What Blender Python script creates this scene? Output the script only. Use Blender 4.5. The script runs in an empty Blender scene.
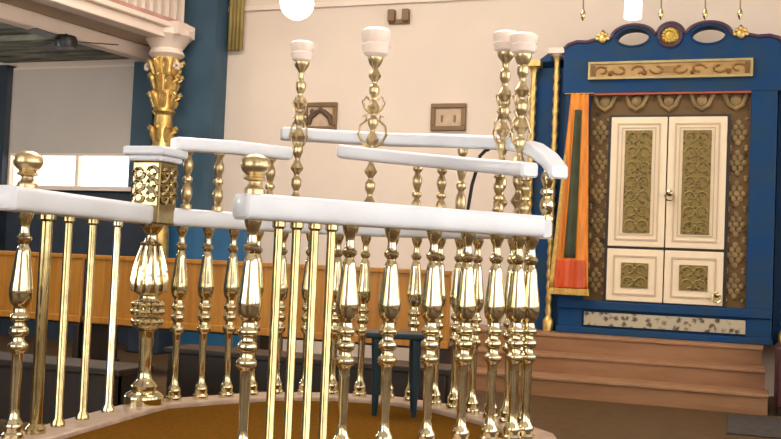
import bpy, bmesh, math, random
from mathutils import Vector, Matrix
random.seed(5)
C = bpy.context.scene.collection
PI = math.pi

# ------------------------------------------------------------------ camera (1 px = 1/1000 of the focal length, 781x439)
EYE = Vector((0, 0, 1.13)); FPX = 1000.0
YAW, PITCH, ROLL = math.radians(19.8), math.atan(.040), .042
F = Vector((-math.sin(YAW)*math.cos(PITCH), math.cos(YAW)*math.cos(PITCH), math.sin(PITCH)))
R0 = Vector((math.cos(YAW), math.sin(YAW), 0)); U0 = R0.cross(F)
RV = R0*math.cos(ROLL) + U0*math.sin(ROLL); UV = U0*math.cos(ROLL) - R0*math.sin(ROLL)
cd = bpy.data.cameras.new('camera'); cam = bpy.data.objects.new('camera', cd); C.objects.link(cam)
cam.matrix_world = Matrix(((RV.x, UV.x, -F.x, EYE.x), (RV.y, UV.y, -F.y, EYE.y), (RV.z, UV.z, -F.z, EYE.z), (0, 0, 0, 1)))
cd.sensor_width = 36; cd.lens = 36*FPX/781; cd.clip_end = 100
bpy.context.scene.camera = cam
def ray(x, y): return F + RV*((x-390.5)/FPX) - UV*((y-219.5)/FPX)
def at(x, y, d): return EYE + ray(x, y)*d                 # survey: photo point at a given distance -> place
def on(x, y, Y): r = ray(x, y); return EYE + r*(Y/r.y)    # photo point on the plane Y = const
def col(p):                                              # column of a place in the photo
    v = p - EYE; return 390.5 + FPX*v.dot(RV)/v.dot(F)

# ------------------------------------------------------------------ materials
def mat(name, color, rough=.5, metal=0, var=0, scale=8, color2=None, emit=None, stretch=None, bump=0, spec=None):
    m = bpy.data.materials.new(name); m.use_nodes = True
    nt = m.node_tree; b = nt.nodes['Principled BSDF']
    b.inputs['Base Color'].default_value = (*color, 1); b.inputs['Roughness'].default_value = rough
    b.inputs['Metallic'].default_value = metal
    if spec is not None: b.inputs['Specular IOR Level'].default_value = spec
    if emit:
        b.inputs['Emission Color'].default_value = (*color, 1); b.inputs['Emission Strength'].default_value = emit
    if var or color2:
        tc = nt.nodes.new('ShaderNodeTexCoord'); mp = nt.nodes.new('ShaderNodeMapping')
        if stretch: mp.inputs['Scale'].default_value = stretch
        n = nt.nodes.new('ShaderNodeTexNoise'); n.inputs['Scale'].default_value = scale; n.inputs['Detail'].default_value = 4
        r = nt.nodes.new('ShaderNodeValToRGB')
        c2 = color2 or tuple(c*(1-var) for c in color)
        r.color_ramp.elements[0].position = .35; r.color_ramp.elements[1].position = .65
        r.color_ramp.elements[0].color = (*c2, 1); r.color_ramp.elements[1].color = (*color, 1)
        nt.links.new(tc.outputs['Object'], mp.inputs['Vector']); nt.links.new(mp.outputs['Vector'], n.inputs['Vector'])
        nt.links.new(n.outputs['Fac'], r.inputs['Fac']); nt.links.new(r.outputs['Color'], b.inputs['Base Color'])
        if bump:
            bp = nt.nodes.new('ShaderNodeBump'); bp.inputs['Strength'].default_value = bump; bp.inputs['Distance'].default_value = .01
            nt.links.new(n.outputs['Fac'], bp.inputs['Height']); nt.links.new(bp.outputs['Normal'], b.inputs['Normal'])
    return m
def ornament(name, ca, cb, scale, rough=.5, metal=0, thr=.45, stretch=(1, 1, 1)):   # scrolling carved / brocade pattern
    m = bpy.data.materials.new(name); m.use_nodes = True
    nt = m.node_tree; b = nt.nodes['Principled BSDF']; b.inputs['Roughness'].default_value = rough; b.inputs['Metallic'].default_value = metal
    tc = nt.nodes.new('ShaderNodeTexCoord'); mp = nt.nodes.new('ShaderNodeMapping'); mp.inputs['Scale'].default_value = stretch
    n = nt.nodes.new('ShaderNodeTexNoise'); n.inputs['Scale'].default_value = scale; n.inputs['Detail'].default_value = 2; n.inputs['Distortion'].default_value = 2.2
    v = nt.nodes.new('ShaderNodeTexVoronoi'); v.inputs['Scale'].default_value = scale*1.2
    ad = nt.nodes.new('ShaderNodeMath'); ad.operation = 'ADD'
    r = nt.nodes.new('ShaderNodeValToRGB')
    r.color_ramp.elements[0].position = thr+.25; r.color_ramp.elements[1].position = thr+.5
    r.color_ramp.elements[0].color = (*ca, 1); r.color_ramp.elements[1].color = (*cb, 1)
    for a, c in ((tc.outputs['Object'], mp.inputs['Vector']), (mp.outputs['Vector'], n.inputs['Vector']), (mp.outputs['Vector'], v.inputs['Vector']),
                 (n.outputs['Fac'], ad.inputs[0]), (v.outputs['Distance'], ad.inputs[1]), (ad.outputs[0], r.inputs['Fac']), (r.outputs['Color'], b.inputs['Base Color'])):
        nt.links.new(a, c)
    return m

BRASS = mat('polished_brass', (.80, .705, .45), .11, 1, var=.25, scale=14)
BRASSD = mat('aged_brass', (.56, .455, .23), .17, 1, var=.35, scale=10)
BRASSL = mat('light_satin_brass', (.76, .60, .34), .3, .9, var=.35, scale=12)
GOLD = mat('gold_leaf', (.78, .52, .17), .34, .75, var=.35, scale=16)
RAILW = mat('white_marble_rail', (.79, .83, .89), .3, var=.06, scale=5)
PINKW = mat('pink_plaster', (.72, .605, .50), .85, var=.05, scale=1.5)
CREAM = mat('cream_paint', (.80, .66, .55), .55, var=.06, scale=3)
BLUEP = mat('blue_wall_paint', (.05, .10, .145), .6, var=.2, scale=3, spec=.3)
BLUEB = mat('bright_blue_paint', (.02, .12, .26), .5, var=.2, scale=3)
BLUEA = mat('blue_ark_paint', (.009, .050, .150), .5, color2=(.022, .054, .10), scale=3, spec=.1)
NAVY = mat('dark_dado', (.018, .03, .05), .6, var=.3, scale=3)
PURP = mat('dark_purple_rim', (.07, .035, .06), .45)
FLOOR = mat('brown_terrazzo', (.095, .055, .022), .5, var=.3, scale=9, spec=.15)
CARPET = mat('brown_carpet', (.18, .08, .012), .95, var=.2, scale=40, spec=0)
CURB = mat('pink_marble_curb', (.55, .40, .30), .35, var=.25, scale=10)
STEP = mat('red_wood_steps', (.29, .145, .062), .5, color2=(.23, .105, .042), scale=3, stretch=(.6, 4, 4))
NOSE = mat('worn_step_edge', (.33, .17, .08), .5, var=.2, scale=6)
PEW = mat('orange_wood', (.50, .215, .024), .4, color2=(.38, .15, .013), scale=3, stretch=(7, 7, .7))
DARKW = mat('dark_wood', (.024, .014, .009), .45, var=.3, scale=6)
SLAT = mat('dark_green_boards', (.30, .29, .22), .6, color2=(.022, .028, .022), scale=3.2, stretch=(.55, 2.2, 1))
GREYB = mat('grey_blind', (.56, .50, .44), .8, var=.05, scale=2)
GLASSW = mat('daylight_frosted_pane', (1, .97, .93), .5, emit=1.3)
SHADE = mat('white_glass_shade', (.88, .74, .64), .3, emit=.1)
GLOBE = mat('lit_globe', (1, .97, .90), .4, emit=4)
WHITE = mat('white_door_paint', (.84, .69, .48), .45, var=.06, scale=6)
LINE = mat('tan_moulding', (.55, .42, .28), .5)
LATT = ornament('gilded_door_carving', (.06, .04, .007), (.22, .15, .035), 26, .45, .3)
NICHE = ornament('brown_gold_brocade', (.028, .011, .003), (.135, .072, .018), 6.5, .7, 0, thr=.30)
BASEP = ornament('silver_gold_base_carving', (.10, .075, .05), (.46, .40, .28), 13, .45, .2)
PANEL = mat('tan_gilt_panel', (.42, .26, .085), .45, .2, var=.2, scale=14)
ORANGE = mat('orange_satin', (.80, .26, .02), .5, var=.3, scale=5, stretch=(6, 1, .6))
REDS = mat('red_orange_satin', (.68, .10, .02), .5, var=.25, scale=6)
GREENS = mat('dark_green_velvet', (.06, .075, .035), .8, var=.4, scale=5)
FRINGE = mat('gold_fringe', (.66, .42, .09), .6, var=.3, scale=30)
OLIVE = mat('olive_gold_cloth', (.36, .26, .08), .8, var=.25, scale=4)
FRAME = mat('brown_frame', (.20, .115, .04), .45, var=.2)
MATT = mat('tan_print', (.55, .40, .27), .7, var=.2, scale=12)
BLOT = mat('dark_brown_print', (.10, .06, .035), .7)
TEAL = mat('dark_teal_metal', (.012, .035, .05), .35, .3)
BLACK = mat('black_metal', (.015, .013, .012), .4)
MAROON = mat('maroon_leather', (.05, .008, .010), .45)
CEIL = mat('white_ceiling', (.85, .80, .75), .8)

# ------------------------------------------------------------------ helpers
def tag(o, label=None, cat=None, group=None, kind=None):
    if label: o['label'] = label
    if cat: o['category'] = cat
    if group: o['group'] = group
    if kind: o['kind'] = kind
    return o
def thing(name, label, cat, loc=(0, 0, 0), group=None):
    o = bpy.data.objects.new(name, None); C.objects.link(o); o.location = loc; o.empty_display_size = .1
    return tag(o, label, cat, group)
def wpos(o):
    v = Vector(o.location)
    while o.parent: o = o.parent; v += Vector(o.location)
    return v
def obj(name, bm, m, parent=None, smooth=True, bevel=0, origin=None):      # geometry is given in world coordinates
    bmesh.ops.recalc_face_normals(bm, faces=bm.faces)
    me = bpy.data.meshes.new(name)
    base = wpos(parent) if parent else Vector((0, 0, 0))
    org = Vector(origin) if origin is not None else base
    bmesh.ops.translate(bm, verts=bm.verts, vec=-org)
    bm.to_mesh(me); bm.free()
    o = bpy.data.objects.new(name, me); C.objects.link(o)
    if parent: o.parent = parent
    o.location = org - base
    for mm in (m if isinstance(m, (list, tuple)) else [m]): me.materials.append(mm)
    if smooth:
        me.shade_smooth(); me.set_sharp_from_angle(angle=math.radians(38))
    if bevel:
        md = o.modifiers.new('bevel', 'BEVEL'); md.width = bevel; md.segments = 2; md.limit_method = 'ANGLE'
    return o
def box(bm, x0, x1, y0, y1, z0, z1):
    r = bmesh.ops.create_cube(bm, size=1)
    for v in r['verts']:
        v.co = Vector((x0+(x1-x0)*(v.co.x+.5), y0+(y1-y0)*(v.co.y+.5), z0+(z1-z0)*(v.co.z+.5)))
    return bm
def B(*a):
    bm = bmesh.new(); box(bm, *a); return bm
def lathe(bm, prof, c, seg=20, axis=None):        # prof: (r, z) from the bottom up, on a vertical axis through c
    c = Vector(c); rings = []
    for r, z in prof:
        rings.append([bm.verts.new(c + Vector((r*math.cos(2*PI*i/seg), r*math.sin(2*PI*i/seg), z))) for i in range(seg)])
    for a, b in zip(rings, rings[1:]):
        for i in range(seg): bm.faces.new((a[i], a[(i+1) % seg], b[(i+1) % seg], b[i]))
    bm.faces.new(rings[0][::-1]); bm.faces.new(rings[-1])
    return bm
def smooth_prof(p, n=3):                            # round a turned profile off between its control rings
    out = []
    for i in range(len(p)-1):
        p0, p1, p2, p3 = p[max(i-1, 0)], p[i], p[i+1], p[min(i+2, len(p)-1)]
        for k in range(n):
            t = k/n; h1 = 2*t**3-3*t**2+1; h2 = t**3-2*t**2+t; h3 = 1-h1; h4 = t**3-t**2
            dz = p2[1]-p1[1]
            def slope(a, b, c):
                d1 = (b[0]-a[0])/max(1e-6, b[1]-a[1]); d2 = (c[0]-b[0])/max(1e-6, c[1]-b[1])
                return 0 if d1*d2 <= 0 else 2*d1*d2/(d1+d2)
            m1 = slope(p0, p1, p2) if i else 0; m2 = slope(p1, p2, p3) if i < len(p)-2 else 0
            out.append((max(.002, h1*p1[0]+h2*m1*dz+h3*p2[0]+h4*m2*dz), p1[1]+t*dz))
    return out + [p[-1]]
def L(prof, c, seg=20): return lathe(bmesh.new(), prof, c, seg)
def tube(bm, pts, r, seg=8, closed=False):
    pts = [Vector(p) for p in pts]; n = len(pts); rings = []
    for i, p in enumerate(pts):
        a = pts[(i-1) % n] if (closed or i) else p; b = pts[(i+1) % n] if (closed or i < n-1) else p
        t = (b-a).normalized(); up = Vector((0, 0, 1)) if abs(t.z) < .95 else Vector((0, 1, 0))
        u = t.cross(up).normalized(); w = u.cross(t); rr = r[i] if isinstance(r, (list, tuple)) else r
        rings.append([bm.verts.new(p + u*rr*math.cos(2*PI*k/seg) + w*rr*math.sin(2*PI*k/seg)) for k in range(seg)])
    m = n if closed else n-1
    for i in range(m):
        a, b = rings[i], rings[(i+1) % n]
        for k in range(seg): bm.faces.new((a[k], a[(k+1) % seg], b[(k+1) % seg], b[k]))
    if not closed: bm.faces.new(rings[0][::-1]); bm.faces.new(rings[-1])
    return bm
def sweep(bm, pts, w, h, bev=.02):                # rounded-rectangle bar swept along pts (its underside runs through pts)
    pts = [Vector(p) for p in pts]; n = len(pts); rings = []
    sec = []
    for cx, cz, a0 in ((w/2-bev, h-bev, 0), (-w/2+bev, h-bev, 90), (-w/2+bev, bev, 180), (w/2-bev, bev, 270)):
        for k in range(4):
            a = math.radians(a0+30*k); sec.append((cx+bev*math.cos(a), cz+bev*math.sin(a)))
    def ring(p, side, s=1):
        return [bm.verts.new(p + side*u*s + Vector((0, 0, h/2+(z-h/2)*s))) for u, z in sec]
    for i, p in enumerate(pts):
        a = (p-pts[i-1]) if i else (pts[1]-p); b = (pts[i+1]-p) if i < n-1 else a
        a = Vector((a.x, a.y, 0)).normalized(); b = Vector((b.x, b.y, 0)).normalized()
        t = (a+b).normalized(); side = Vector((t.y, -t.x, 0)) / max(.5, t.dot(a))
        if i == 0: rings.append(ring(p - a*.012, side, .8))
        rings.append(ring(p, side))
        if i == n-1: rings.append(ring(p + a*.012, side, .8))
    k = len(sec)
    for a, b in zip(rings, rings[1:]):
        for i in range(k): bm.faces.new((a[i], a[(i+1) % k], b[(i+1) % k], b[i]))
    bm.faces.new(rings[0][::-1]); bm.faces.new(rings[-1])
    return bm
def prism(bm, xz, y0, y1):                        # outline in the XZ plane given depth
    a = [bm.verts.new((x, y0, z)) for x, z in xz]; b = [bm.verts.new((x, y1, z)) for x, z in xz]; n = len(xz)
    bm.faces.new(a); bm.faces.new(b[::-1])
    for i in range(n): bm.faces.new((a[i], b[i], b[(i+1) % n], a[(i+1) % n]))
    return bm
def slab(bm, xy, z0, z1):
    a = [bm.verts.new((x, y, z0)) for x, y in xy]; b = [bm.verts.new((x, y, z1)) for x, y in xy]; n = len(xy)
    bm.faces.new(a[::-1]); bm.faces.new(b)
    for i in range(n): bm.faces.new((a[i], a[(i+1) % n], b[(i+1) % n], b[i]))
    return bm
def ball(bm, c, r, s=(1, 1, 1), seg=16):
    q = bmesh.ops.create_uvsphere(bm, u_segments=seg, v_segments=10, radius=r)
    for v in q['verts']: v.co = Vector((v.co.x*s[0], v.co.y*s[1], v.co.z*s[2])) + Vector(c)
    return bm
def frame_bar(bm, x0, x1, y0, y1, z0, z1, w):     # rectangular picture-frame ring
    box(bm, x0, x1, y0, y1, z0, z0+w); box(bm, x0, x1, y0, y1, z1-w, z1)
    box(bm, x0, x0+w, y0, y1, z0+w, z1-w); box(bm, x1-w, x1, y0, y1, z0+w, z1-w)
    return bm
def lerp(a, b, t): return Vector(a)*(1-t) + Vector(b)*t
def walk(path, s):                                # point at arc length s along a plan path
    for a, b in zip(path, path[1:]):
        a = Vector(a); b = Vector(b); l = (b-a).length
        if s <= l: return a + (b-a)*(s/l)
        s -= l
    return Vector(path[-1])
def length(path): return sum((Vector(b)-Vector(a)).length for a, b in zip(path, path[1:]))
def struct(name, bm, m, **k):
    o = obj(name, bm, m, **k); o['kind'] = 'structure'; return o

# ------------------------------------------------------------------ the room
YW = 10.1
XL, XR, ZC = -10.6, 3.6, 5.2
struct('floor', B(XL-.2, XR+.2, -3.0, YW+.2, -.15, 0), FLOOR, smooth=False)
# back wall: a dark-dado bay under the window at left, pink plaster to the right of the blue pillar
wx0, wx1 = -8.66, -6.91
bm = bmesh.new()
box(bm, -6.5, XR, YW, YW+.2, 0, ZC)
box(bm, XL, wx0, YW, YW+.2, 1.80, ZC); box(bm, wx1, -6.5, YW, YW+.2, 1.80, ZC); box(bm, wx0, wx1, YW, YW+.2, 3.32, ZC)
struct('wall_back', bm, PINKW, smooth=False)
struct('trim_1', B(XL, -6.5, YW-.03, YW+.2, 0, 1.80), NAVY, smooth=False)
struct('trim_2', B(-5.73, XR, YW-.035, YW, 3.90, 3.955), CREAM, smooth=False)
struct('wall_left', B(XL-.2, XL, -3.0, YW+.2, 0, ZC), BLUEP, smooth=False)
bm = bmesh.new()                                                   # right wall with three tall window openings
box(bm, XR, XR+.2, -3, YW+.2, 0, 1.0); box(bm, XR, XR+.2, -3, YW+.2, 4.2, ZC)
for y0, y1 in ((-3, -2), (-.2, .8), (2.6, 3.6), (5.4, 6.4), (8.2, YW+.2)): box(bm, XR, XR+.2, y0, y1, 1.0, 4.2)
struct('wall_right', bm, PINKW, smooth=False)
bm = bmesh.new()                                                   # unseen rear wall, added with three windows spaced to streak the brass
box(bm, XL, XR, -3.2, -3.0, 0, .9); box(bm, XL, XR, -3.2, -3.0, 4.3, ZC)
for x0, x1 in ((XL, -9.2), (-6.4, -5.2), (-2.4, 1.6), (3.4, XR)): box(bm, x0, x1, -3.2, -3.0, .9, 4.3)
struct('wall_rear', bm, PINKW, smooth=False)
struct('ceiling', B(XL-.2, XR+.2, -3.2, YW+.2, ZC, ZC+.15), CEIL, smooth=False)
# blue pillars on the back wall
struct('trim_6', B(-6.34, -5.20, YW-.36, YW, 0, 1.47), BLUEB, smooth=False)
bm = B(-6.28, -5.71, YW-.30, YW, 1.47, ZC)
struct('trim_3', bm, BLUEP, smooth=False)
bm = B(-9.45, -8.70, YW-.15, YW, 0, 3.34)
struct('trim_4', bm, NAVY, smooth=False)
bm = B(-6.90, -6.62, YW-.10, YW, 1.8, 3.34)
struct('trim_5', bm, BLUEP, smooth=False)
# window with the grey blind
w = bmesh.new(); frame_bar(w, wx0-.05, wx1+.04, YW-.05, YW+.1, 1.80, 3.32, .045); box(w, -7.70, -7.66, YW-.04, YW+.06, 1.85, 2.3)
wo = struct('window_1', w, CREAM, smooth=False)
obj('glass_pane', B(wx0, -7.70, YW+.02, YW+.04, 1.84, 2.3), GLASSW, wo, smooth=False)
obj('glass_pane', B(-7.66, wx1, YW+.02, YW+.04, 1.84, 2.3), GLASSW, wo, smooth=False)
obj('sill', B(wx0-.1, wx1+.08, YW-.14, YW-.03, 1.80, 1.85), CREAM, wo, smooth=False)
t = thing('roller_blind', 'grey roller blind pulled half down over the bright window under the gallery', 'blind', (-7.8, YW-.08, 3.3))
bm = B(wx0, wx1, YW-.075, YW-.055, 2.25, 3.29)
obj('blind_cloth', bm, GREYB, t, smooth=False)
obj('bottom_bar', B(wx0, wx1, YW-.085, YW-.05, 2.22, 2.25), CREAM, t, smooth=False)
# small bright window at the far left
w = bmesh.new(); frame_bar(w, -9.40, -8.73, YW-.19, YW-.15, 1.70, 2.36, .03)
wo = struct('window_2', w, BLUEP, smooth=False)
obj('glass_pane', B(-9.37, -8.76, YW-.17, YW-.155, 1.73, 2.33), mat('blue_daylight_pane', (.62, .74, .95), .4, emit=.75), wo, smooth=False)

# ------------------------------------------------------------------ gallery on the left
gx, gz = -6.55, 3.30
def gob(name, bm, m, parent, **k):                                 # the gallery front runs slightly askew to the wall
    for v in bm.verts: v.co.x += .15*(v.co.y-9.8)
    return obj(name, bm, m, parent, **k)
gal = thing('gallery', 'cream balcony along the left wall with dark board soffit and slatted parapet', 'balcony', (-8.5, 6, gz))
gal['kind'] = 'structure'
gob('edge_beam', B(gx-.16, gx, -1.0, YW-.02, gz, gz+.16), CREAM, gal, smooth=False, bevel=.02)
gob('soffit_panel', B(gx, gx+.42, -1.0, 9.7, gz+.16, gz+.20), mat('tan_soffit', (.56, .42, .30), .7, var=.2, scale=3), gal, smooth=False)
bm = B(gx+.36, gx+.56, -1.0, 9.72, gz+.15, gz+.26); box(bm, gx+.40, gx+.62, -1.0, 9.74, gz+.26, gz+.32)
gob('cornice', bm, CREAM, gal, smooth=False, bevel=.015)
bm = bmesh.new(); y = -1.0
while y < YW-.2:
    box(bm, XL+.05+.15*11, gx-.16, y, y+.17, gz+.06+.012*random.random(), gz+.09); y += .185
box(bm, XL+.05+.15*11, gx-.16, -1.0, YW-.02, gz+.09, gz+.32)
gob('board_ceiling', bm, SLAT, gal, smooth=False)
bm = bmesh.new()
for y in (3.2, 5.0, 6.8, 8.6): box(bm, XL+.05+.15*11, gx-.16, y, y+.12, gz+.0, gz+.06)
gob('joist', bm, SLAT, gal, smooth=False)
par = thing('gallery_parapet', 'pink and white slatted railing on top of the gallery edge', 'railing', (gx+.5, 8, gz+.32))
gob('bottom_rail', B(gx+.44, gx+.56, -1.0, 9.70, gz+.32, gz+.38), mat('rose_paint', (.52, .28, .22), .6, var=.2), par, smooth=False)
y = 9.66
for i in range(30):
    gob('slat', B(gx+.47, gx+.53, y-.05, y, gz+.38, gz+1.1), CREAM, par, smooth=False); y -= .125
gob('hand_rail', B(gx+.42, gx+.58, -1.0, 9.70, gz+1.1, gz+1.18), CREAM, par, smooth=False)
# gilded column under the end of the gallery
cx, cy = on(165, 90, 9.55).x, 9.55
t = thing('gallery_column', 'tall gilded column with cream capital carrying the end of the gallery', 'column', (cx, cy, 0))
obj('plinth', B(cx-.2, cx+.2, cy-.2, cy+.2, 0, .6), NAVY, t, smooth=False, bevel=.02)
prof = [(.17, .6), (.19, .68), (.14, .74), (.115, 1.6), (.11, 2.2), (.14, 2.24), (.11, 2.30), (.10, 2.62), (.13, 2.66), (.105, 2.72), (.11, 2.95), (.125, 3.12), (.15, 3.27)]
obj('shaft', L(prof, (cx, cy, 0), 24), GOLD, t)
for zz, rr, n_ in ((2.40, .10, 8), (2.78, .115, 8), (2.98, .125, 9), (3.14, .135, 9)):
    for k in range(n_):
        a = 2*PI*k/n_ + zz*3; ca, sa = math.cos(a), math.sin(a)
        bm = tube(bmesh.new(), [(cx+(rr+d_)*ca, cy+(rr+d_)*sa, zz+h_) for d_, h_ in ((-.01, -.07), (.01, 0), (.03, .06), (.06, .085), (.075, .065))], [.028, .036, .034, .026, .012], 8)
        obj('acanthus_leaf', bm, GOLD, t)
for sx in (-1, 1):
    bm = tube(bmesh.new(), [(cx+sx*(.19-.045*math.cos(a)*(1-.1*i)), cy-.08, 3.15+.055*math.sin(a)*(1-.1*i)) for i, a in enumerate([q_*PI/4 for q_ in range(9)])], .018, 8)
    obj('volute', bm, CREAM, t)
bm = L([(.15, 3.26), (.2, 3.3), (.17, 3.36), (.24, 3.46), (.28, 3.50), (.28, 3.56)], (cx, cy, 0), 24)
box(bm, cx-.26, cx+.26, cy-.2, cy+.14, 3.49, 3.63)
obj('capital', bm, CREAM, t)
# ceiling fan under the gallery
p = at(66, 41, (3.25-1.13)/ray(66, 41).z)
t = thing('ceiling_fan', 'dark brown ceiling fan hanging under the gallery boards', 'fan', p)
obj('motor', L([(.03, -.09), (.10, -.07), (.12, 0), (.10, .05), (.03, .06)], p, 20), BLACK, t)
obj('down_rod', L([(.014, .055), (.014, .075)], p, 8), DARKW, t)
for k in range(3):
    a = .5 + 2*PI*k/3; u = Vector((math.cos(a), math.sin(a), 0)); v = Vector((-u.y, u.x, .25)).normalized()
    bm = bmesh.new(); q = []
    for s_, w_ in ((.09, .02), (.2, .055), (.5, .06), (.53, .03)):
        for zz in (.004, -.004): q.append([bm.verts.new(p+u*s_+v*w_+Vector((0, 0, zz))), bm.verts.new(p+u*s_-v*w_+Vector((0, 0, zz)))])
    tp, bt = q[0::2], q[1::2]
    for i in range(3):
        bm.faces.new((tp[i][0], tp[i+1][0], tp[i+1][1], tp[i][1])); bm.faces.new((bt[i][1], bt[i+1][1], bt[i+1][0], bt[i][0]))
        for e in (0, 1): bm.faces.new((tp[i][e], bt[i][e], bt[i+1][e], tp[i+1][e]))
    bm.faces.new((tp[0][0], tp[0][1], bt[0][1], bt[0][0])); bm.faces.new((tp[3][0], bt[3][0], bt[3][1], tp[3][1]))
    obj('blade', bm, BLACK, t, smooth=False)

# ------------------------------------------------------------------ things on the back wall
bm = bmesh.new()
nx = 22; rows = []
for z_ in (3.44, 4.0, 4.6, ZC-.02):
    rows.append([bm.verts.new((-5.69+.19*i/nx, YW-.06+.022*math.sin(i*1.15), z_)) for i in range(nx+1)])
for a, b in zip(rows, rows[1:]):
    for i in range(nx): bm.faces.new((a[i], a[i+1], b[i+1], b[i]))
o = obj('hanging_cloth', bm, OLIVE, origin=(-5.6, YW-.06, ZC-.02))
o.modifiers.new('thickness', 'SOLIDIFY').thickness = .012
tag(o, 'narrow olive gold cloth strip hanging beside the blue pillar', 'cloth')
def picture(px0, px1, py0, py1, label, arch):
    a = on(px0, py0, YW); b = on(px1, py1, YW)
    x0, x1, z1, z0 = a.x, b.x, a.z, b.z; cx = (x0+x1)/2; zc = (z0+z1)/2
    t = thing('framed_picture', label, 'picture', (cx, YW, zc), 'framed pictures on the pink wall')
    bm = bmesh.new(); frame_bar(bm, x0, x1, YW-.04, YW, z0, z1, .05)
    obj('frame', bm, FRAME, t, smooth=False, bevel=.008)
    obj('print', B(x0+.05, x1-.05, YW-.018, YW, z0+.05, z1-.05), MATT, t, smooth=False)
    bm = bmesh.new()
    if arch:
        for s in (-1, 1):
            tube(bm, [(cx+s*.14, YW-.02, z0+.07), (cx+s*.11, YW-.02, zc), (cx+s*.03, YW-.02, zc+.06)], [.03, .034, .03], 8)
        ball(bm, (cx, YW-.02, zc+.07), .035, (1, .3, 1), 12); ball(bm, (cx-.1, YW-.02, zc+.06), .03, (1, .3, 1), 12)
    else:
        for s in (-.07, .07): obj('motif', B(cx+s-.012, cx+s+.012, YW-.024, YW-.016, z0+.09, zc+.02), FRAME, t, smooth=False)
    if arch: obj('motif', bm, BLOT, t)
picture(305, 337, 103, 131, 'brown framed picture with dark arching figure on pink wall, left of the two', True)
picture(432, 466, 104, 131, 'brown framed picture with plain tan print on pink wall, right of the two', False)
a = on(390, 10, YW); b = on(410, 24, YW)
t = thing('wall_fitting', 'small brown double fitting high on the pink wall', 'wall fitting', ((a.x+b.x)/2, YW, (a.z+b.z)/2))
obj('back_plate', B(a.x, b.x, YW-.03, YW, b.z, b.z+.05), FRAME, t, smooth=False, bevel=.005)
for x0 in (a.x, b.x-.075): obj('cup', B(x0, x0+.075, YW-.08, YW, b.z+.02, a.z-.01), FRAME, t, smooth=False, bevel=.01)

# ------------------------------------------------------------------ pews behind the bimah
def pew(x0, x1, Y, label):
    t = thing('pew', label, 'pew', ((x0+x1)/2, Y, 0), 'wooden pews behind the bimah')
    bm = B(x0, x1, Y-.03, Y, .44, 1.03); box(bm, x0, x1, Y-.045, Y+.02, 1.02, 1.06); box(bm, x0, x1, Y-.04, Y+.01, .44, .50)
    n = max(2, round((x1-x0)/.65))
    for i in range(n+1):
        x = x0+.035+(x1-x0-.07)*i/n; box(bm, x-.03, x+.03, Y-.036, Y, .5, 1.02)
    obj('back_panel', bm, PEW, t, smooth=False, bevel=.006)
    obj('seat', B(x0, x1, Y+.01, Y+.45, .42, .46), DARKW, t, smooth=False, bevel=.006)
    for x in (x0+.04, x1-.04):
        bm = B(x-.03, x+.03, Y-.03, Y+.42, .08, .42); box(bm, x-.03, x+.03, Y-.02, Y+.03, .4, .6); box(bm, x-.04, x+.04, Y-.05, Y+.45, 0, .08)
        obj('leg', bm, DARKW, t, smooth=False, bevel=.006)
pY = 7.7
def bench(x0, x1, Y, label):  # invented seats, put in to deepen the gloom below the pews
    t = thing('bench', label, 'bench', ((x0+x1)/2, Y, 0), 'added low dark benches between bimah and pews')
    bm = B(x0, x1, Y, Y+.36, .40, .44)
    obj('seat', bm, DARKW, t, smooth=False, bevel=.008)
    obj('front_panel', B(x0+.03, x1-.03, Y+.05, Y+.08, .08, .40), DARKW, t, smooth=False)
    for x in (x0+.03, x1-.09): obj('leg', B(x, x+.06, Y+.01, Y+.35, 0, .40), DARKW, t, smooth=False, bevel=.005)
xa, xb = on(-60, 255, pY).x, on(452, 268, pY).x
w3 = (xb-xa)/3
pew(xa, xa+w3-.04, pY, 'orange wooden pew back under the window, leftmost of the three pews')
pew(xa+w3, xa+2*w3-.04, pY, 'orange wooden pew back in front of the blue pillar, middle of the three pews')
pew(xa+2*w3, xb, pY, 'orange wooden pew back below the framed pictures, nearest the ark')
bench(on(-70, 400, 4.9).x, on(122, 400, 4.9).x, 4.85, 'low dark wooden bench added to darken the gap between the plain rods at left')
bench(on(160, 350, 6.2).x+.03, on(450, 350, 6.2).x, 6.2, 'low dark wooden bench added to darken the gap behind the far curved balusters')

# ------------------------------------------------------------------ the ark
AC, AY = -.757, 9.7
ark = thing('torah_ark', 'tall blue painted ark with scalloped top and white double doors', 'ark', (AC, AY, .5))
yb = YW-.01
for x0, x1 in ((AC-.975, AC-.735), (AC+.735, AC+.965)): obj('side_post', B(x0, x1, AY, yb, .50, 2.84), BLUEA, ark, smooth=False, bevel=.01)
obj('plinth', B(AC-.735, AC+.735, AY+.02, yb, .50, .82), BLUEA, ark, smooth=False)
bm = bmesh.new(); box(bm, AC-.975, AC+.965, AY-.025, AY, .735, .815); box(bm, AC-.985, AC+.975, AY-.03, AY+.02, .50, .56)
obj('plinth_moulding', bm, BLUEA, ark, smooth=False, bevel=.008)
bm = B(AC-.72, AC+.74, AY-.012, AY+.03, .585, .71)
obj('plinth_panel', bm, BASEP, ark, smooth=False)
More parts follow.
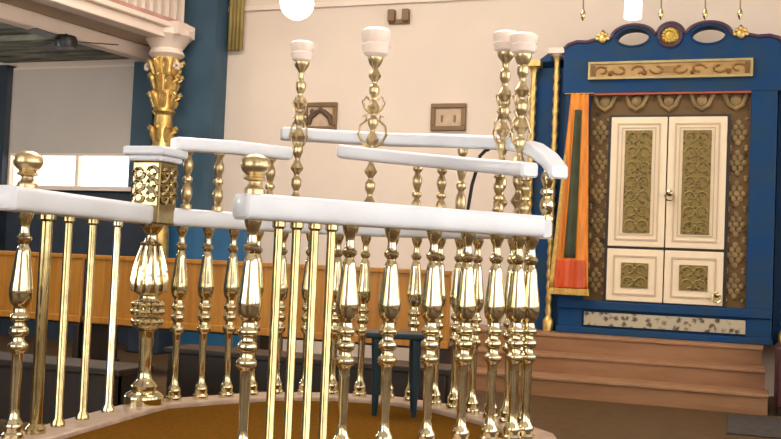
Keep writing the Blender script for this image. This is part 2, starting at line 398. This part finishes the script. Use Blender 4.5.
# scalloped header with two pierced ovals
top = []
def arch(cx, rx, z0, rz, a0, a1, n=14):
    return [(cx+rx*math.cos(math.radians(a0+(a1-a0)*i/n)), z0+rz*math.sin(math.radians(a0+(a1-a0)*i/n))) for i in range(n+1)]
half = [(1.0, 3.26), (.96, 3.30), (.88, 3.325), (.78, 3.32), (.68, 3.345), (.63, 3.42), (.58, 3.345)]
right = half + arch(.345, .205, 3.345, .125, 5, 165, 16) + arch(0, .125, 3.35, .125, 20, 90, 8)
left = [(-x, z) for x, z in right[:-1]][::-1]
outline = [(1.0, 2.82)] + right + left + [(-1.0, 2.82)]
cu = bpy.data.curves.new('header', 'CURVE'); cu.dimensions = '2D'; cu.fill_mode = 'BOTH'; cu.extrude = .10
def spl(pts):
    s = cu.splines.new('POLY'); s.points.add(len(pts)-1); s.use_cyclic_u = True
    for q, (x, z) in zip(s.points, pts): q.co = (x, z, 0, 1)
spl(outline)
ovals = [arch(s*.345, .158, 3.352, .090, 0, 360-15, 23) for s in (-1, 1)]
for ov in ovals: spl(ov)
tmp = bpy.data.objects.new('tmp', cu); C.objects.link(tmp)
dg = bpy.context.evaluated_depsgraph_get()
me = bpy.data.meshes.new_from_object(tmp.evaluated_get(dg))
bm = bmesh.new(); bm.from_mesh(me)
bpy.data.objects.remove(tmp); bpy.data.meshes.remove(me); bpy.data.curves.remove(cu)
for v in bm.verts: v.co = Vector((AC+v.co.x, AY+.09+v.co.z, v.co.y))
hd = obj('header', bm, BLUEA, ark, smooth=False)
for ov in ovals:
    obj('oval_rim', tube(bmesh.new(), [(AC+x*1.0, AY-.01, z) for x, z in ov], .012, 8, True), BLUEA, hd)
obj('crest_moulding', tube(bmesh.new(), [(AC+x, AY-.01, z) for x, z in right+left], .019, 8), PURP, hd)
for s in (-1, 1):
    bm = bmesh.new(); ball(bm, (AC+s*.63, AY-.03, 3.345), .04, (1, .5, 1.2), 12)
    for k in range(5):
        a = PI*k/4; ball(bm, (AC+s*.63+.05*math.cos(a), AY-.03, 3.345+.05*math.sin(a)), .02, (1, .5, 1), 8)
    obj('crest_rosette', bm, GOLD, hd)
bm = bmesh.new(); ball(bm, (AC, AY-.02, 3.35), .085, (1, .35, 1), 20)
for k in range(12):
    a = 2*PI*k/12; ball(bm, (AC+.055*math.cos(a), AY-.045, 3.35+.055*math.sin(a)), .02, (1, .6, 1), 8)
obj('medallion', bm, mat('old_gold', (.62, .42, .08), .35, .6, var=.4, scale=20), hd)
obj('medallion_rim', tube(bmesh.new(), [(AC+x, AY-.02, z) for x, z in arch(0, .1, 3.35, .1, 0, 345, 23)], .018, 8, True), PURP, hd)
# gilt panel with a symmetric carved scroll
x0, x1, z0, z1 = AC-.755, AC+.745, 2.945, 3.115
pan = obj('scroll_panel', B(x0, x1, AY-.035, AY-.005, z0, z1), PANEL, ark, smooth=False)
bm = bmesh.new(); frame_bar(bm, x0, x1, AY-.05, AY-.03, z0, z1, .022)
obj('panel_border', bm, mat('pale_gilt', (.44, .34, .15), .4, .3, var=.2), pan, smooth=False)
DKGILT = mat('dark_brown_gilt', (.16, .07, .015), .5, .1)
bm = bmesh.new()
pc = (x0+x1)/2; zc = (z0+z1)/2
for s in (-1, 1):
    for k, dx in enumerate((.1, .27, .45, .62)):
        pts = [(pc+s*(dx+.07*math.cos(a)*(1-.08*i)), AY-.04, zc+(1 if k % 2 else -1)*.042*math.sin(a)*(1-.04*i)) for i, a in enumerate([j*PI/5 for j in range(9)])]
        tube(bm, pts, .011, 6)
    for dx in (.22, .54): obj('rosette', ball(bmesh.new(), (pc+s*dx, AY-.04, zc-.03), .024, (1, .5, 1), 10), DKGILT, pan)
    obj('end_bar', B(pc+s*.70-.02, pc+s*.70+.02, AY-.045, AY-.03, zc-.05, zc+.05), DKGILT, pan, smooth=False)
box(bm, pc-.05, pc+.05, AY-.042, AY-.03, zc-.03, zc+.03)
obj('scrollwork', bm, mat('brown_gilt', (.30, .15, .04), .5, .2), pan)
# niche with patterned lining, doors
obj('niche_lining', B(AC-.735, AC+.735, AY+.07, AY+.11, .82, 2.83), NICHE, ark, smooth=False)
bm = bmesh.new()
for i in range(5):
    x = AC-.6+.3*i; tube(bm, [(x-.1, AY+.06, 2.80), (x-.06, AY+.055, 2.70), (x, AY+.05, 2.66), (x+.06, AY+.055, 2.70), (x+.1, AY+.06, 2.80)], .022, 8)
    ball(bm, (x, AY+.06, 2.74), .05, (1, .5, 1.2), 10)
TANG = mat('tan_gilt', (.30, .195, .07), .55, .1, var=.35)
obj('valance', bm, TANG, ark)
for s in (-1, 1):                                # woven rosettes down both sides of the lining
    for k in range(6):
        cx = AC+s*.632; zz = 2.44-.285*k
        bm = ball(bmesh.new(), (cx, AY+.065, zz), .03, (1, .4, 1), 10)
        for q in range(8):
            a = q*PI/4; rr = .055 if q % 2 else .075
            ball(bm, (cx+rr*.8*math.cos(a), AY+.064, zz+rr*1.25*math.sin(a)), .026, (1, .4, 1.2), 8)
        for sx, sz in ((-1, -1), (1, -1), (-1, 1), (1, 1)): ball(bm, (cx+sx*.075, AY+.066, zz+sz*.13), .02, (1, .4, 1), 8)
        obj('woven_rosette', bm, TANG, ark)
obj('red_border', B(AC-.735, AC+.735, AY-.004, AY+.06, 2.80, 2.83), mat('red_brown_paint', (.35, .07, .03), .5), ark, smooth=False)
dx0, dx1, dm = -1.278, -.222, -.752
def door(name, x0, x1, z0, z1, knob=None):
    d = obj(name, B(x0, x1, AY+.0, AY+.07, z0, z1), WHITE, ark, smooth=False, bevel=.006)
    w = x1-x0
    bm = bmesh.new(); frame_bar(bm, x0+.06, x1-.06, AY-.010, AY, z0+.06, z1-.06, .014)
    if z1-z0 > .8: frame_bar(bm, x0+.10, x1-.10, AY-.008, AY, z0+.11, z1-.10, .01)
    obj('moulding', bm, LINE, d, smooth=False)
    i = .135
    bm = B(x0+i, x1-i, AY-.012, AY, z0+.13, z1-.13)
    p = obj('carved_panel', bm, LATT, d, smooth=False)
    bm = bmesh.new(); cx = (x0+x1)/2; hw = w/2-i; hh = (z1-z0)/2-.13; zc = (z0+z1)/2
    n = 7 if hh > .4 else 2
    for k in range(n):
        zz = zc-hh+(k+.5)*2*hh/n; r = min(hw, hh/n)*.72
        for s in (-1, 1):
            tube(bm, [(cx+s*(hw*.45+hw*.4*math.cos(a)), AY-.016, zz+r*math.sin(a)) for a in [j*PI/4 for j in range(7)]], .009, 6)
        ball(bm, (cx, AY-.014, zz), .018, (1, .5, 1.4), 8)
    obj('scroll_carving', bm, mat('pale_green_gilt', (.27, .20, .06), .45, .3), p)
    if knob:
        k = L([(.006, 0), (.012, .03), (.03, .035), (.03, .05), (.01, .06)], (0, 0, 0), 14)
        bmesh.ops.rotate(k, verts=k.verts, cent=(0, 0, 0), matrix=Matrix.Rotation(PI/2, 3, 'X'))
        bmesh.ops.translate(k, verts=k.verts, vec=(knob[0], AY, knob[1]))
        tube(k, [(knob[0]+.04*math.cos(j*PI/6), AY-.045, knob[1]-.03+.04*math.sin(j*PI/6)) for j in range(12)], .007, 6, True)
        obj('ring_handle', k, BRASSD, d)
    return d
door('upper_door', dx0, dm-.006, 1.35, 2.585, None)
door('upper_door', dm+.006, dx1, 1.35, 2.585, (dm+.035, 1.86))
door('lower_door', dx0, dm-.006, .83, 1.325)
door('lower_door', dm+.006, dx1, .83, 1.325, (dx1-.05, .93))
obj('door_frame', B(dx0-.03, dx1+.03, AY+.03, AY+.075, .82, 2.61), DARKW, ark, smooth=False)
# side wings with gilded twisted columns
for s in (-1, 1):
    e0, e1 = sorted((AC+s*.975, AC+s*1.32))
    bm = B(e0, e1, AY+.12, yb, .50, 3.10); lathe(bm, [(.05, 0), (.17, .08), (.17, .1), (.05, .2)], (AC+s*1.15, AY+.25, 3.08), 16)
    obj('wing', bm, BLUEA, ark, smooth=False)
    for dx, zt in ((1.075, 3.20), (1.305, 3.08)):
        xx = AC+s*dx; yy = AY+.05
        prof = [(.05, .50), (.055, .60), (.035, .63)]; z = .65
        while z < zt-.14: prof += [(.026, z), (.036, z+.05), (.026, z+.10)]; z += .115
        prof += [(.03, zt-.04), (.045, zt)]
        cl = obj('column', L(prof, (xx, yy, 0), 14), GOLD, ark)
        bm = B(xx-.075, xx+.075, yy-.07, yy+.07, zt+.02, zt+.075); lathe(bm, [(.045, zt), (.06, zt+.02)], (xx, yy, 0), 14)
        obj('capital', bm, CREAM if dx < 1.2 else GOLD, cl, smooth=False)
# curtain drawn aside to the left of the doors
cur = thing('ark_curtain', 'orange satin curtain with dark green band drawn aside left of the ark doors', 'curtain', (-1.6, AY-.1, 2.82))
def cloth(u0, u1, z0, z1, off, nu=26, nv=18):
    bm = bmesh.new(); rows = []
    for j in range(nv+1):
        z = z0+(z1-z0)*j/nv; f = (2.80-z)/1.92
        xl = -1.655-.15*f**1.1; xr = -1.49+.06*f
        rows.append([bm.verts.new((xl+(xr-xl)*(u0+(u1-u0)*i/nu), AY-.10-off-.022*math.sin((u0+(u1-u0)*i/nu)*19)*(.4+.6*f)-.01*math.sin(3*f+6*(u0+(u1-u0)*i/nu)), z)) for i in range(nu+1)])
    for a, b in zip(rows, rows[1:]):
        for i in range(nu): bm.faces.new((a[i], a[i+1], b[i+1], b[i]))
    return bm
def cl(name, bm, m, th=.008):
    o = obj(name, bm, m, cur); o.modifiers.new('thickness', 'SOLIDIFY').thickness = th; return o
cl('cloth', cloth(0, 1, .91, 2.80, 0), ORANGE)
cl('green_band', cloth(.32, .64, 1.22, 2.64, .012), GREENS)
cl('red_hem', cloth(.12, .93, .93, 1.20, .012), REDS)
cl('yellow_edge', cloth(0, .09, .93, 2.2, .012), FRINGE)
cl('fringe', cloth(-.03, 1.03, .865, .925, .016), FRINGE)
obj('curtain_rod', tube(bmesh.new(), [(-1.72, AY-.09, 2.80), (-1.44, AY-.09, 2.80)], .012, 8), BRASSD, cur)

# ------------------------------------------------------------------ steps up to the ark
sx1 = .13
st = thing('ark_steps', 'reddish brown steps leading up to the blue ark', 'steps', (-.8, 9.0, 0))
for k, (zt, yf) in enumerate(((.50, 9.40), (.335, 9.05), (.17, 8.70))):
    bm = B(-2.9, sx1+.02*k, yf, YW-.02 if k == 0 else (9.40, 9.05)[k-1], 0, zt-.03)
    s_ = obj('step', bm, STEP, st, smooth=False)
    obj('tread', B(-2.9, sx1+.01+.02*k, yf-.012, YW-.02 if k == 0 else (9.40, 9.05)[k-1], zt-.03, zt), NOSE, s_, smooth=False, bevel=.006)
# maroon bench end to the right of the steps
bx = sx1+.10
t = thing('armchair', 'dark maroon armchair cut off by the right edge beside the steps', 'chair', (bx+.3, 8.95, 0))
obj('seat', B(bx+.06, bx+.58, 8.70, 9.24, .26, .42), MAROON, t, bevel=.04)
obj('backrest', B(bx+.06, bx+.58, 9.2, 9.32, .36, .72), MAROON, t, bevel=.04)
for x in (bx, bx+.57): obj('armrest', B(x, x+.07, 8.70, 9.28, .06, .56), MAROON, t, bevel=.02)
for x in (bx+.03, bx+.6):
    for y in (8.74, 9.24): obj('leg', L([(.016, 0), (.024, .08)], (x, y, 0), 10), DARKW, t)
bm = B(sx1-.25, sx1+1.3, 7.5, 8.55, 0, .012)
o = obj('floor_mat', bm, mat('dark_grey_mat', (.05, .04, .03), .9, var=.5, scale=20), smooth=False, origin=(sx1+.5, 8.0, 0)); tag(o, 'dark grey floor mat at the bottom right corner', 'mat')

# ------------------------------------------------------------------ the bimah
ZB = .30                                                    # its floor
ZR, HR = 1.262, .10                                         # underside and thickness of the white rail
A0, A1 = Vector((-2.815, 3.22)), Vector((-2.985, 4.47))
B0, B1 = Vector((-1.885, 3.40)), Vector((-.905, 4.665))
back = [(-2.955, 4.60), (-2.60, 5.25), (-2.28, 5.47), (-1.95, 5.53), (-1.60, 5.42), (-1.22, 5.12), (-.96, 4.83)]
ring = [tuple(A0)] + back + [tuple(B1), tuple(B0)]
def offset(poly, d):
    c = Vector((sum(p[0] for p in poly)/len(poly), sum(p[1] for p in poly)/len(poly))); r = []
    for p in poly:
        v = Vector(p)-c; r.append(tuple(c+v*(1+d/v.length)))
    return r
bim = thing('bimah_platform', 'low brown carpeted platform with pale stone curb inside the brass balustrade', 'platform', (-1.9, 4.4, 0))
obj('stone_base', slab(bmesh.new(), offset(ring, .14), 0, ZB-.012), CURB, bim, smooth=False, bevel=.01)
obj('carpet', slab(bmesh.new(), offset(ring, -.11), ZB-.012, ZB), CARPET, bim, smooth=False)
o = obj('curb', sweep(bmesh.new(), [(*A0, ZB-.012)]+[(x, y, ZB-.012) for x, y in back]+[(*B1, ZB-.012), (*B0, ZB-.012)], .20, .035, .01), CURB, bim)
ZF = ZB+.023
HB = ZR-ZF
def baluster_prof(h=HB, f=1.0):
    q = [(.046, 0), (.046, .025), (.036, .035), (.040, .06), (.024, .095), (.019, .14), (.021, .25), (.023, .375), (.030, .385), (.041, .40), (.041, .415), (.027, .43),
         (.025, .45), (.036, .46), (.040, .475), (.036, .49), (.025, .50), (.024, .515), (.038, .525), (.040, .54), (.030, .555), (.026, .58),
         (.040, .60), (.047, .635), (.048, .655), (.043, .70), (.034, .78), (.028, .835), (.018, .86), (.030, .875), (.032, .89), (.022, .90), (.018, .94), (.030, .975), (.034, 1.0)]
    return [(r*f, z*h) for r, z in q]
def turned(p, par, f=1.0, m=BRASS, name='baluster'): return obj(name, L(smooth_prof(baluster_prof(HB, f)), (p[0], p[1], ZF), 24), m, par)
def rod(p, par, r=.017, m=BRASS): return obj('rod', L([(r*1.7, 0), (r*1.7, .02), (r, .04), (r, HB-.03), (r*1.5, HB-.02), (r*1.5, HB)], (p[0], p[1], ZF), 14), m, par)
def finial(p, par, f=1.0):
    q = [(.042, 0), (.042, .02), (.028, .035), (.024, .05), (.046, .062), (.034, .074), (.050, .088), (.060, .112), (.056, .135), (.040, .150), (.020, .158), (.004, .160)]
    return obj('finial', L(smooth_prof([(r*f, z*f) for r, z in q]), (p[0], p[1], ZR+HR-.002), 20), BRASSL, par)
def on_line(P, Q, x, z=1.0):
    lo, hi = -.5, 1.5
    f = lambda t: col(Vector((*(P.lerp(Q, t)), z))) - x
    if f(lo)*f(hi) > 0: return P
    for _ in range(50):
        mid = (lo+hi)/2
        if f(lo)*f(mid) <= 0: hi = mid
        else: lo = mid
    return P.lerp(Q, lo)
# left balustrade: gate post, rods, runs back to the big pillar
t = thing('balustrade', 'left brass balustrade of plain rods under a white rail, ending in a ball finial', 'balustrade', (-2.9, 3.85, ZB), 'brass balustrades round the platform')
obj('top_rail', sweep(bmesh.new(), [(*A0, ZR), (*A1, ZR)], .15, HR, .022), RAILW, t)
p = on_line(A0, A1, 22); turned(p, t); finial(p, t)
rod(on_line(A0, A1, 44), t, .026, BRASSD)
for x in (66, 90, 115): rod(on_line(A0, A1, x), t, .019, BRASSD if x < 100 else BRASS)
# front balustrade
t = thing('balustrade', 'front brass balustrade of turned balusters under a thick white rail', 'balustrade', (-1.4, 4.0, ZB), 'brass balustrades round the platform')
obj('top_rail', sweep(bmesh.new(), [(*on_line(B0, B1, 238), ZR), (*on_line(B0, B1, 532), ZR)], .15, HR, .022), RAILW, t)
p = on_line(B0, B1, 250); turned(p, t, 1.0); finial(p, t, 1.0)
for x in (276, 294, 312, 329): rod(on_line(B0, B1, x), t, .018, BRASSD)
for x in (348, 390, 432, 466, 495, 517, 530): turned(on_line(B0, B1, x), t)
# back balustrade
t = thing('balustrade', 'curved far brass balustrade seen through the front balusters', 'balustrade', (-1.9, 5.3, ZB), 'brass balustrades round the platform')
obj('top_rail', sweep(bmesh.new(), [(x, y, ZR) for x, y in back], .13, HR*.95, .022), RAILW, t)
tot = length(back); s = .13
while s < tot-.08:
    turned(walk(back, s), t, .93); s += .165
# big gate pillar at the end of the left balustrade
px_, py_ = -2.965, 4.535
t = thing('brass_pillar', 'thick turned brass pillar with carved block and white cap at the left rail end', 'pillar', (px_, py_, ZF))
k = 1.75
obj('shaft', L(smooth_prof([(.105, 0), (.105, .04)] + [(r*k, .04+z*(ZR-ZF-.04)) for r, z in [(q[0], q[1]/HB) for q in baluster_prof()]][1:]), (px_, py_, ZF), 28), BRASS, t)
bm = bmesh.new()
for j in range(12):
    a = 2*PI*j/12
    for zz, r in ((.435, .066), (.49, .07), (.53, .066)): ball(bm, (px_+r*math.cos(a), py_+r*math.sin(a), ZF+zz*HB+.02), .02, seg=8)
    tube(bm, [(px_+(.045+.04*math.sin(u*PI*.55))*math.cos(a), py_+(.045+.04*math.sin(u*PI*.55))*math.sin(a), ZF+(.86-.26*u)*HB+.02) for u in (0, .25, .5, .75, 1)], [.008, .012, .015, .017, .012], 6)
obj('gadroon', bm, BRASS, t)
zt = at(150, 160, 5.15).z
bm = B(px_-.085, px_+.085, py_-.085, py_+.085, ZR, zt)
blk = obj('pedestal', bm, BRASSD, t, smooth=False, bevel=.01)
bm = bmesh.new()
for (ax, sg) in (('y', -1), ('x', 1), ('x', -1)):
    for r_ in range(3):
        for c_ in range(2):
            zz = ZR+.11+(zt-ZR-.14)*(r_+.5)/3; uu = -.04+.08*c_
            pts = []
            for j in range(10):
                a = j*2*PI/9*(1 if c_ else -1); rr = .036*(1-.06*j)
                pts.append((px_+uu+rr*math.cos(a), py_-.088, zz+rr*math.sin(a)) if ax == 'y' else (px_+sg*.088, py_+uu+rr*math.cos(a), zz+rr*math.sin(a)))
            tube(bm, pts, .010, 6)
obj('scroll_relief', bm, BRASS, blk)
bm = bmesh.new(); capw = .125
for z0, z1, ww in ((zt, zt+.03, .105), (zt+.03, zt+.075, capw)): box(bm, px_-ww, px_+ww, py_-ww, py_+ww, z0, z1)
obj('cap', bm, RAILW, t, smooth=False, bevel=.012)

# upper hand rails on short balusters above the back rail
def stub(p, z1, par, f=1.0, m=BRASSL, push=0):
    z0 = ZR+HR*.95; h = z1-z0
    p = Vector((p[0], p[1])) + Vector((F.x, F.y))*push
    q = [(.030, 0), (.030, .06), (.016, .10), (.024, .16), (.030, .26), (.024, .36), (.014, .42), (.028, .47), (.028, .52), (.014, .56), (.022, .64), (.028, .74), (.020, .84), (.014, .89), (.028, .95), (.028, 1)]
    return obj('short_baluster', L(smooth_prof([(r*f, z*h) for r, z in q]), (p[0], p[1], z0), 16), m, par)
backv = [Vector(p) for p in back]
def ring_at(x, z=1.5):                       # where the back rail crosses a column of the photo (far side)
    best = None
    for a, b in zip(backv, backv[1:]):
        fa = col(Vector((*a, z)))-x; fb = col(Vector((*b, z)))-x
        if fa*fb <= 0: best = a.lerp(b, fa/(fa-fb))
    return best if best is not None else backv[-1]
def dist(p): return (Vector((p[0], p[1], EYE.z))-EYE).dot(F)
def rail_pts(lst, push=0):
    r = []
    for x, y in lst:
        p = ring_at(x); d = dist(p)+push; r.append(at(x, y, d))
    return r
t = thing('upper_hand_rail', 'cream hand rail on short balusters running right from the big brass pillar', 'hand rail', (-2.75, 4.9, ZR+HR), 'upper hand rails')
E_ = [Vector((px_+.08, py_+.06, at(168, 148, 5.2).z))] + rail_pts([(232, 154), (287, 160)], -.09)
obj('rail', sweep(bmesh.new(), E_, .10, .072, .018), RAILW, t)
for x in (187, 217, 270):
    p = ring_at(x); zt_ = at(x, 148+(x-168)*.095, dist(p)).z; stub(p, zt_, t, push=-.04)
t = thing('upper_hand_rail', 'upper of two white hand rails behind the front rail, curving down at its right end', 'hand rail', (-1.7, 5.3, ZR+HR), 'upper hand rails')
D_ = rail_pts([(283, 140), (335, 143), (390, 146), (440, 147), (480, 149)], .105) + [at(502, 150, 5.38), at(520, 152.5, 5.23), at(535, 157, 5.10), at(549, 167, 5.0), at(558, 179, 4.93)]
obj('rail', sweep(bmesh.new(), D_, .12, .074, .02), RAILW, t)
p = at(548, 165, 4.98); stub((p.x, p.y), p.z+.01, t, 1.2, BRASS)
p = ring_at(462); stub(p, at(462, 148, dist(p)).z, t, push=.04)
t = thing('upper_hand_rail', 'lower of two white hand rails behind the front rail, ending square at right', 'hand rail', (-1.6, 5.2, ZR+HR), 'upper hand rails')
C_ = rail_pts([(340, 158), (390, 163.5), (440, 168.5), (490, 173.5), (529, 177.5)], -.10)
obj('rail', sweep(bmesh.new(), C_, .10, .075, .018), RAILW, t)
for x in (417, 441, 498, 525):
    p = ring_at(x); zt_ = at(x, 158+(x-337)*.1, dist(p)-.08).z; stub(p, zt_, t, push=-.04)

# lamp posts standing on the back rail
def lamp_post(x, ytop, ysh, label, lyre=False, wide=1.0, push=0):
    p = ring_at(x, 1.8); d = dist(p); q = at(x, ytop, d); z0 = ZR+HR*.95; zs = at(x, ysh, d).z; zt = q.z
    t = thing('lamp_post', label, 'lamp', (p.x, p.y, z0), 'brass lamp posts on the far rail')
    h = zs-z0; prof = [(.034, 0), (.034, .02), (.022, .04)]; z = .06; i = 0
    while z < h-.12:
        prof += [(.016, z), (.030 if i % 2 else .038, z+.035), (.030 if i % 2 else .026, z+.06), (.015, z+.085)]; z += .095; i += 1
    prof += [(.016, h-.06), (.042, h-.02), (.046, h)]
    sh = obj('post', L(smooth_prof(prof), (p.x, p.y, z0), 18), BRASSL, t)
    zb = z0+h*.55
    bm = bmesh.new(); u = R0
    for s in (-1, 1):
        c = Vector((p.x, p.y, zb)); k = 1.45 if lyre else .85
        tube(bm, [c+u*s*k*a+Vector((0, 0, b)) for a, b in ((.012, -.10), (.04, -.07), (.058, -.02), (.05, .03), (.026, .06), (.03, .09), (.045, .085))], .0085, 6)
        tube(bm, [c+u*s*k*a+Vector((0, 0, b)) for a, b in ((.012, .10), (.035, .13), (.045, .17), (.03, .20), (.018, .18))], .008, 6)
    obj('scroll_bracket', bm, BRASSL, sh)
    hs = zt-zs
    obj('glass_shade', L([(.026*wide, 0), (.05*wide, hs*.12), (.060*wide, hs*.42), (.048*wide, hs*.5), (.058*wide, hs*.62), (.062*wide, hs*.9), (.050*wide, hs), (.040*wide, hs*.97)], (p.x, p.y, zs), 20), SHADE, t)
    return t
lamp_post(298, 40, 61, 'brass lamp post with white glass shade, leftmost of the four behind the rails', False, 1.15)
lamp_post(372, 27, 56, 'tall ornate brass lamp post with scrolled lyre bracket and white glass shade', True, 1.45)
lamp_post(503, 30, 51, 'brass lamp post with white shade, left one of the pair beside the ark', False, 1.2)
lamp_post(521, 32, 53, 'brass lamp post with white shade, right one of the pair beside the ark', False, 1.2)

# bent microphone on the far rail
t0 = ring_at(468); z0 = ZR+HR*.95; d = dist(t0)
t = thing('microphone', 'thin black gooseneck microphone standing behind the white hand rails', 'microphone', (t0.x, t0.y, z0))
obj('base', L([(.04, 0), (.04, .012), (.012, .02)], (t0.x, t0.y, z0), 16), BLACK, t)
pts = [Vector((t0.x, t0.y, z0+.01)), at(472, 185, d-.02), at(477, 168, d-.02), at(480, 156, d-.02), at(486, 150, d-.03)]
obj('gooseneck', tube(bmesh.new(), pts, .010, 8), BLACK, t)
obj('microphone_head', tube(bmesh.new(), [pts[-1], pts[-1]+(pts[-1]-pts[-2]).normalized()*.07], [.016, .019], 10), BLACK, t)

# dark stool with teal legs on the platform
q1 = at(369, 405, 5.33); 
sc = Vector((q1.x+.10, q1.y+.12))
t = thing('stool', 'low dark stool with teal legs behind the front balusters', 'stool', (sc.x, sc.y, ZB))
ax, ay = Vector((R0.x, R0.y)), Vector((-R0.y, R0.x))
hz = .74
def quad(c, hx, hy): return [tuple(c+ax*a*hx+ay*b*hy) for a, b in ((-1, -1), (1, -1), (1, 1), (-1, 1))]
obj('seat', slab(bmesh.new(), quad(sc, .17, .15), hz-.03, hz), TEAL, t, smooth=False, bevel=.01)
for a in (-1, 1):
    for b in (-1, 1):
        c = sc+ax*a*.105+ay*b*.10
        obj('leg', tube(bmesh.new(), [(*(c), hz-.03), (*(c-ax*a*.004), ZB+.2), (*c, ZB)], [.032, .026, .014], 10), TEAL, t)

# ------------------------------------------------------------------ hanging lamps
p = at(297, 3, 8.2)
t = thing('globe_lamp', 'lit white globe lamp hanging at the top of the pink wall', 'lamp', p)
bm = bmesh.new(); ball(bm, p, .14, seg=24)
g = obj('globe', bm, GLOBE, t)
obj('stem', L([(.012, .135), (.012, ZC-p.z-.02), (.05, ZC-p.z-.015), (.05, ZC-p.z+.004)], p, 8), BRASSD, t); obj('collar', L([(.05, .125), (.05, .16), (.02, .18)], p, 14), BRASSD, t)
p = at(633, 11, 8.4)
t = thing('cylinder_lamp', 'lit white cylinder lamp hanging above the ark', 'lamp', p)
obj('shade', L([(.062, -.065), (.072, -.06), (.072, .08), (.05, .09)], p, 20), GLOBE, t)
obj('stem', L([(.008, .09), (.008, ZC-p.z-.02), (.05, ZC-p.z-.015), (.05, ZC-p.z+.004)], p, 8), BRASSD, t)
nm = ('left of the lit cylinder lamp', 'above the gold medallion', 'above the right pierced oval', 'above the right end of the scroll panel')
for (x, y), n in zip(((583, 14), (661, 13), (705, 13), (740, 13)), nm):
    p = at(x, y, 8.6)
    t = thing('hanging_lamp', 'thin brass chain with small drop hanging ' + n, 'hanging lamp', p, 'thin hanging lamp chains above the ark')
    obj('chain', L([(.006, .03), (.006, ZC-p.z)], p, 6), BRASSD, t)
    obj('drop', L([(.004, -.06), (.018, -.03), (.022, 0), (.012, .035)], p, 10), BRASSD, t)

# ------------------------------------------------------------------ light
w = bpy.data.worlds.new('world'); bpy.context.scene.world = w; w.use_nodes = True
bg = w.node_tree.nodes['Background']; bg.inputs[0].default_value = (1.0, .95, .90, 1); bg.inputs[1].default_value = 4.6
def area(name, loc, rot, sx, sy, e, color=(1, .95, .88)):
    l = bpy.data.lights.new(name, 'AREA'); l.shape = 'RECTANGLE'; l.size = sx; l.size_y = sy; l.energy = e; l.color = color
    o = bpy.data.objects.new(name, l); C.objects.link(o); o.location = loc; o.rotation_euler = rot; return o
area('ceiling_fill', (-3.3, 6.4, ZC-.05), (0, 0, 0), 4, 2.5, 230, (1, .90, .80))  # added overhead fill, no fixture hangs here
l = bpy.data.lights.new('gallery_fill', 'POINT'); l.energy = 130; l.color = (1, .92, .82); l.shadow_soft_size = .2  # added out-of-view fill that brightens the blind and wall under the gallery
o = bpy.data.objects.new('gallery_fill', l); C.objects.link(o); o.location = (-9.3, 6.2, 2.6)
l = bpy.data.lights.new('globe_glow', 'POINT'); l.energy = 25; l.color = (1, .85, .65); l.shadow_soft_size = .15
o = bpy.data.objects.new('globe_glow', l); C.objects.link(o); o.location = at(297, 3, 8.2) + Vector((0, -.25, 0))
sc_ = bpy.context.scene
sc_.view_settings.view_transform = 'Standard'; sc_.view_settings.look = 'None'; sc_.view_settings.gamma = 1; sc_.view_settings.exposure = 0.2
